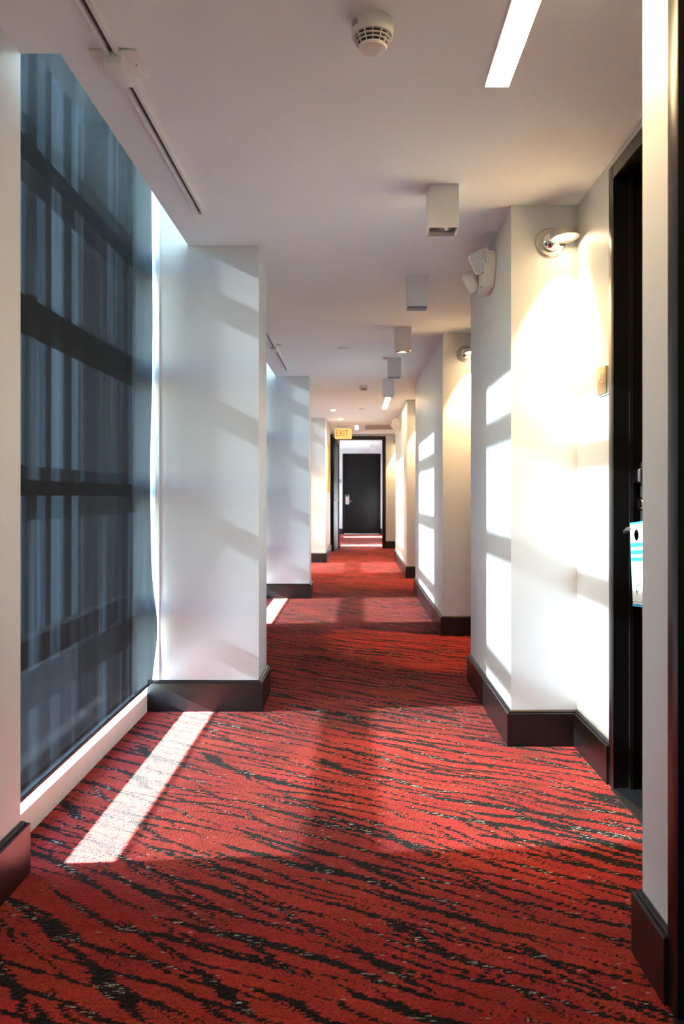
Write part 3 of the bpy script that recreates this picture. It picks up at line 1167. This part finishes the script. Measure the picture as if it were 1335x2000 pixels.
# ------------------------------------------------------------------ wall fittings
def sconce(y, label, power=36.0):
    """Round wall lamp; y = face of the column it hangs on, turned towards the viewer."""
    r = thing('wall_sconce', label, 'wall lamp', (0.818, y, 2.113), group='round wall lamps on the columns')
    RY = Matrix.Rotation(PI / 2, 4, 'X')       # lathe axis z -> -y (towards the viewer)
    bm = new()
    lathe(bm, [(0.0, 0), (0.061, 0), (0.061, 0.008), (0.057, 0.012), (0.042, 0.013), (0.0, 0.013)], 40, RY, cap=False)
    obj('backplate', bm, 'brushed_nickel', r, smooth=True)
    bm = new()
    lathe(bm, [(0.041, 0.012), (0.040, 0.024), (0.034, 0.038), (0.022, 0.048), (0.0, 0.052)], 36, RY, cap=False)
    obj('dome', bm, 'chrome', r, smooth=True)
    bm = new()
    tube(bm, [(0.0, -0.045, 0.0), (0.02, -0.075, 0.01), (0.03, -0.09, 0.022)], 0.007, 12)
    obj('arm', bm, 'chrome', r, smooth=True)
    hc = Vector((0.038, -0.088, 0.000))
    HM = Matrix.Translation(hc) @ Matrix.Rotation(math.radians(-4), 4, 'X') @ Matrix.Rotation(math.radians(-4), 4, 'Y')
    bm = new()
    lathe(bm, [(0.0, 0.018), (0.050, 0.018), (0.056, 0.014), (0.058, 0.006), (0.058, -0.008), (0.0555, -0.010), (0.050, -0.009), (0.050, -0.003), (0.0, -0.003)], 44, HM, cap=False)
    hd = obj('head', bm, 'brushed_nickel', r, smooth=True)
    bm = new()
    lathe(bm, [(0.0, -0.0085), (0.03, -0.008), (0.0455, -0.0055)], 36, HM, cap=False)
    obj('lamp_glass', bm, 'lamp_warm', hd, smooth=True)
    bm = new()
    lathe(bm, [(0.0455, -0.0058), (0.0475, -0.0085), (0.0505, -0.0085)], 36, HM, cap=False)
    obj('rim', bm, 'brass', hd, smooth=True)
    bm = new()
    bx(bm, 0.008, 0.048, -0.10, -0.075, 0.016, 0.029, bevel=0.004)
    obj('pivot', bm, 'black_plastic', hd, smooth=True)
    bm = new()
    tube(bm, [(0.044, -0.088, 0.026), (0.050, -0.088, 0.038)], 0.0035, 10)
    tube(bm, [(0.044, -0.084, 0.030), (0.060, -0.090, 0.031)], 0.003, 10)
    obj('thumbscrew', bm, 'chrome', hd, smooth=True)
    bm = new()
    tube(bm, [(0.026, -0.052, -0.030), (0.026, -0.060, -0.046), (0.026, -0.060, -0.096)], [0.003, 0.0034, 0.0036], 12)
    obj('switch_rod', bm, 'white_plastic', r, smooth=True)
    ld = bpy.data.lights.new('sconce_lamp', 'SPOT')
    ld.energy = power
    ld.color = (1.0, 0.60, 0.26)
    ld.spot_size = math.radians(68)
    ld.spot_blend = 0.30
    ld.shadow_soft_size = 0.02
    lo = bpy.data.objects.new('sconce_lamp', ld)
    COL.objects.link(lo)
    lo.parent = r
    lo.location = hc + Vector((0, 0, -0.014))
    lo.rotation_euler = (math.radians(0), math.radians(-4), 0)
    return r


sconce(3.35, 'lit round wall lamp on the nearest right column, above the number sign')
sconce(5.97, 'lit round wall lamp on the second right column, half hidden')
sconce(10.15, 'lit round wall lamp on the far right column, nearly hidden')
sconce(YE, 'lit round wall lamp on the end wall, hidden behind the far right column')


def emergency(y, z, label):
    r = thing('emergency_light', label, 'emergency light', (XR, y, z), group='twin-head emergency lights')
    bm = new()
    # shield-shaped box against the wall, tapering towards the bottom
    prof_w = [(-0.135, 0.075), (0.135, 0.075), (0.135, -0.01), (0.085, -0.085), (-0.085, -0.085), (-0.135, -0.01)]
    prism(bm, prof_w, 'x', -0.052, 0.0)
    bmesh.ops.bevel(bm, geom=bm.edges[:], offset=0.007, segments=2, affect='EDGES')
    obj('housing', bm, 'cream_plastic', r, smooth=True)
    bm = new()
    lathe(bm, [(0.004, -0.003), (0.004, 0.0)], 10, Matrix.Translation((-0.053, -0.03, -0.07)) @ Matrix.Rotation(PI / 2, 4, 'Y'))
    obj('test_button', bm, 'black_plastic', r)

    def head(c, rot):
        h = bpy.data.objects.new('lamp_head', None)
        COL.objects.link(h)
        h.parent = r
        h.location = c
        h.rotation_euler = rot
        bm = new()
        # local: face looks along -y
        a = rrect(0.100, 0.100, 0.016)
        b_ = rrect(0.066, 0.066, 0.020)
        n = len(a)
        r0 = [bm.verts.new((p[0], -0.018, p[1])) for p in a]
        r1 = [bm.verts.new((p[0], 0.004, p[1])) for p in a]
        r2 = [bm.verts.new((p[0], 0.030, p[1])) for p in b_]
        for q0, q1 in ((r0, r1), (r1, r2)):
            for i in range(n):
                bm.faces.new((q0[i], q0[(i + 1) % n], q1[(i + 1) % n], q1[i]))
        bm.faces.new(r2)
        bm.faces.new(r0)
        obj('shell', bm, 'cream_plastic', h, smooth=True)
        bm = new()
        prism(bm, rrect(0.088, 0.088, 0.012), 'y', -0.0215, -0.017)
        obj('lens', bm, 'prism_lens', h)
        return h
    head((-0.066, -0.105, 0.030), (math.radians(8), math.radians(-24), math.radians(-12)))
    head((-0.075, 0.10, -0.008), (math.radians(20), math.radians(25), math.radians(-125)))
    return r


emergency(3.83, 2.115, 'white twin-head emergency light on the nearest right column')
emergency(11.75, 2.10, 'small distant emergency light on the far right column')

# room number sign on the niche wall
t = thing('room_number_sign', 'gold room sign reading 421 beside the black door', 'sign', (XN, 2.968, 1.478))
boxobj('backing', 'sign_clear_back', t, -0.008, 0, -0.054, 0.056, -0.054, 0.050, bevel=0.001)
pl = boxobj('plate', 'sign_gold', t, -0.014, -0.008, -0.049, 0.056, -0.049, 0.050, bevel=0.001)
# text: reads along -y when seen from -x
TM = Matrix(((0, 0, -1, -0.0145), (-1, 0, 0, 0.004), (0, 1, 0, 0.012), (0, 0, 0, 1)))
text_mesh('numerals', '421', 0.072, 'sign_numeral', pl, TM, sx=0.60, extrude=0.0012, offset=-0.001)
bm = new()
lathe(bm, [(0.0035, 0), (0.0035, 0.001)], 12, Matrix.Translation((-0.0145, 0.004, -0.034)) @ Matrix.Rotation(-PI / 2, 4, 'Y'))
obj('braille_dot', bm, 'brass', pl)

# do-not-disturb hanger on the lever
t = thing('door_hanger', 'blue and white striped do not disturb card on the door lever', 'door hanger', (0.944, 2.728, 0.815))
# local plane: y runs along -y world when facing the corridor; tilt so the foot swings towards the viewer
t.rotation_euler = (math.radians(-5), 0, math.radians(3))
# card outline in (y, z); narrow end at the top carries a hole round the lever
cw, ztop, zbot = 0.118, 0.142, -0.142


def card(name, mat, poly, x0, x1, parent, hole=None):
    bm = new()
    if not hole:
        prism(bm, poly, 'x', x0, x1)
        return obj(name, bm, mat, parent)
    cy, cz, rad = hole
    n = 32
    inner = [(cy + rad * math.cos(2 * PI * k / n), cz + rad * math.sin(2 * PI * k / n)) for k in range(n)]
    y0, y1 = min(p[0] for p in poly), max(p[0] for p in poly)
    z0, z1 = min(p[1] for p in poly), max(p[1] for p in poly)
    outer = []
    for k in range(n):
        c, s = math.cos(2 * PI * k / n), math.sin(2 * PI * k / n)
        k1 = ((y1 - cy) / c) if c > 1e-6 else (((y0 - cy) / c) if c < -1e-6 else 1e9)
        k2 = ((z1 - cz) / s) if s > 1e-6 else (((z0 - cz) / s) if s < -1e-6 else 1e9)
        m_ = min(k1, k2)
        outer.append((cy + c * m_, cz + s * m_))
    for x in (x0, x1):
        vi = [bm.verts.new((x, p[0], p[1])) for p in inner]
        vo = [bm.verts.new((x, p[0], p[1])) for p in outer]
        for k in range(n):
            bm.faces.new((vi[k], vi[(k + 1) % n], vo[(k + 1) % n], vo[k]))
    return obj(name, bm, mat, parent)


body = card('card', 'tag_white', [(-cw, zbot), (0, zbot), (0, ztop), (-cw, ztop)], -0.0004, 0.0004, t, hole=(-0.052, 0.098, 0.019))
for z0, z1 in ((0.136, 0.142), (0.058, 0.072), (0.034, 0.047), (0.010, 0.023), (-0.142, -0.133)):
    card('stripe', 'tag_blue', [(-cw, z0), (0, z0), (0, z1), (-cw, z1)], -0.0010, -0.0004, body)
for k in range(11):
    z = 0.0 - 0.012 * k
    if z - 0.006 > zbot + 0.01:
        for yy in (-cw, -0.003):
            card('edge_dash', 'tag_blue', [(yy, z - 0.006), (yy + 0.003, z - 0.006), (yy + 0.003, z), (yy, z)], -0.0010, -0.0004, body)
card('rule', 'tag_ink', [(-cw, -0.003), (-0.004, -0.003), (-0.004, -0.0015), (-cw, -0.0015)], -0.0010, -0.0004, body)
card('rule', 'tag_ink', [(-cw, -0.127), (-0.004, -0.127), (-0.004, -0.1258), (-cw, -0.1258)], -0.0010, -0.0004, body)


def tagtext(s, z, size, y=-0.022):
    TM = Matrix(((0, 0, -1, -0.0008), (-1, 0, 0, y), (0, 1, 0, z), (0, 0, 0, 1)))
    text_mesh('lettering', s, size, 'tag_ink', body, TM, extrude=0.0002, align='LEFT')


tagtext('Please', -0.026, 0.017)
tagtext('Do Not', -0.047, 0.017)
tagtext('Disturb', -0.068, 0.017)
bm = new()
prism(bm, [(-0.040, -0.084), (-0.036, -0.090), (-0.030, -0.091), (-0.036, -0.094), (-0.040, -0.104), (-0.044, -0.094), (-0.050, -0.091), (-0.044, -0.090)], 'x', -0.001, -0.0004)
obj('emblem', bm, 'tag_ink', body)

# gold picture frame on the side of the far left wall end
t = thing('picture_frame', 'gold framed notice on the wall left of the exit sign', 'frame', (XC, 13.55, 1.52))
bm = new()
hw, hh, fw = 0.33, 0.42, 0.03
bx(bm, 0, 0.02, -hw, hw, hh - fw, hh)
bx(bm, 0, 0.02, -hw, hw, -hh, -hh + fw)
bx(bm, 0, 0.02, -hw, -hw + fw, -hh + fw, hh - fw)
bx(bm, 0, 0.02, hw - fw, hw, -hh + fw, hh - fw)
obj('moulding', bm, 'gold_frame', t)
boxobj('print', 'print_paper', t, 0.002, 0.008, -hw + fw, hw - fw, -hh + fw, hh - fw)

# ------------------------------------------------------------------ outside the windows
bm = new()
bx(bm, -60, -1.6, -40, 60, -3.4, -3.2)
struct('ground', bm, 'asphalt', 'yard below the windows, outside', 'ground')
wing = bpy.data.objects.new('wall_outside', None)
COL.objects.link(wing)
tag(wing, 'wing of the building outside, faintly seen through the blind', 'building', kind='structure')
boxobj('facade', 'exterior_wall', wing, -30, -1.9, 24.3, 26, -3.2, 19)
x = -1.95
while x > -16:
    w_ = random.uniform(0.18, 0.40)
    boxobj('fin', 'exterior_fin', wing, x - w_, x, 24.3 - random.uniform(0.10, 0.35), 24.3, -3.2, random.choice((14.0, 16.5, 18.0)))
    x -= w_ + random.uniform(0.18, 0.5)
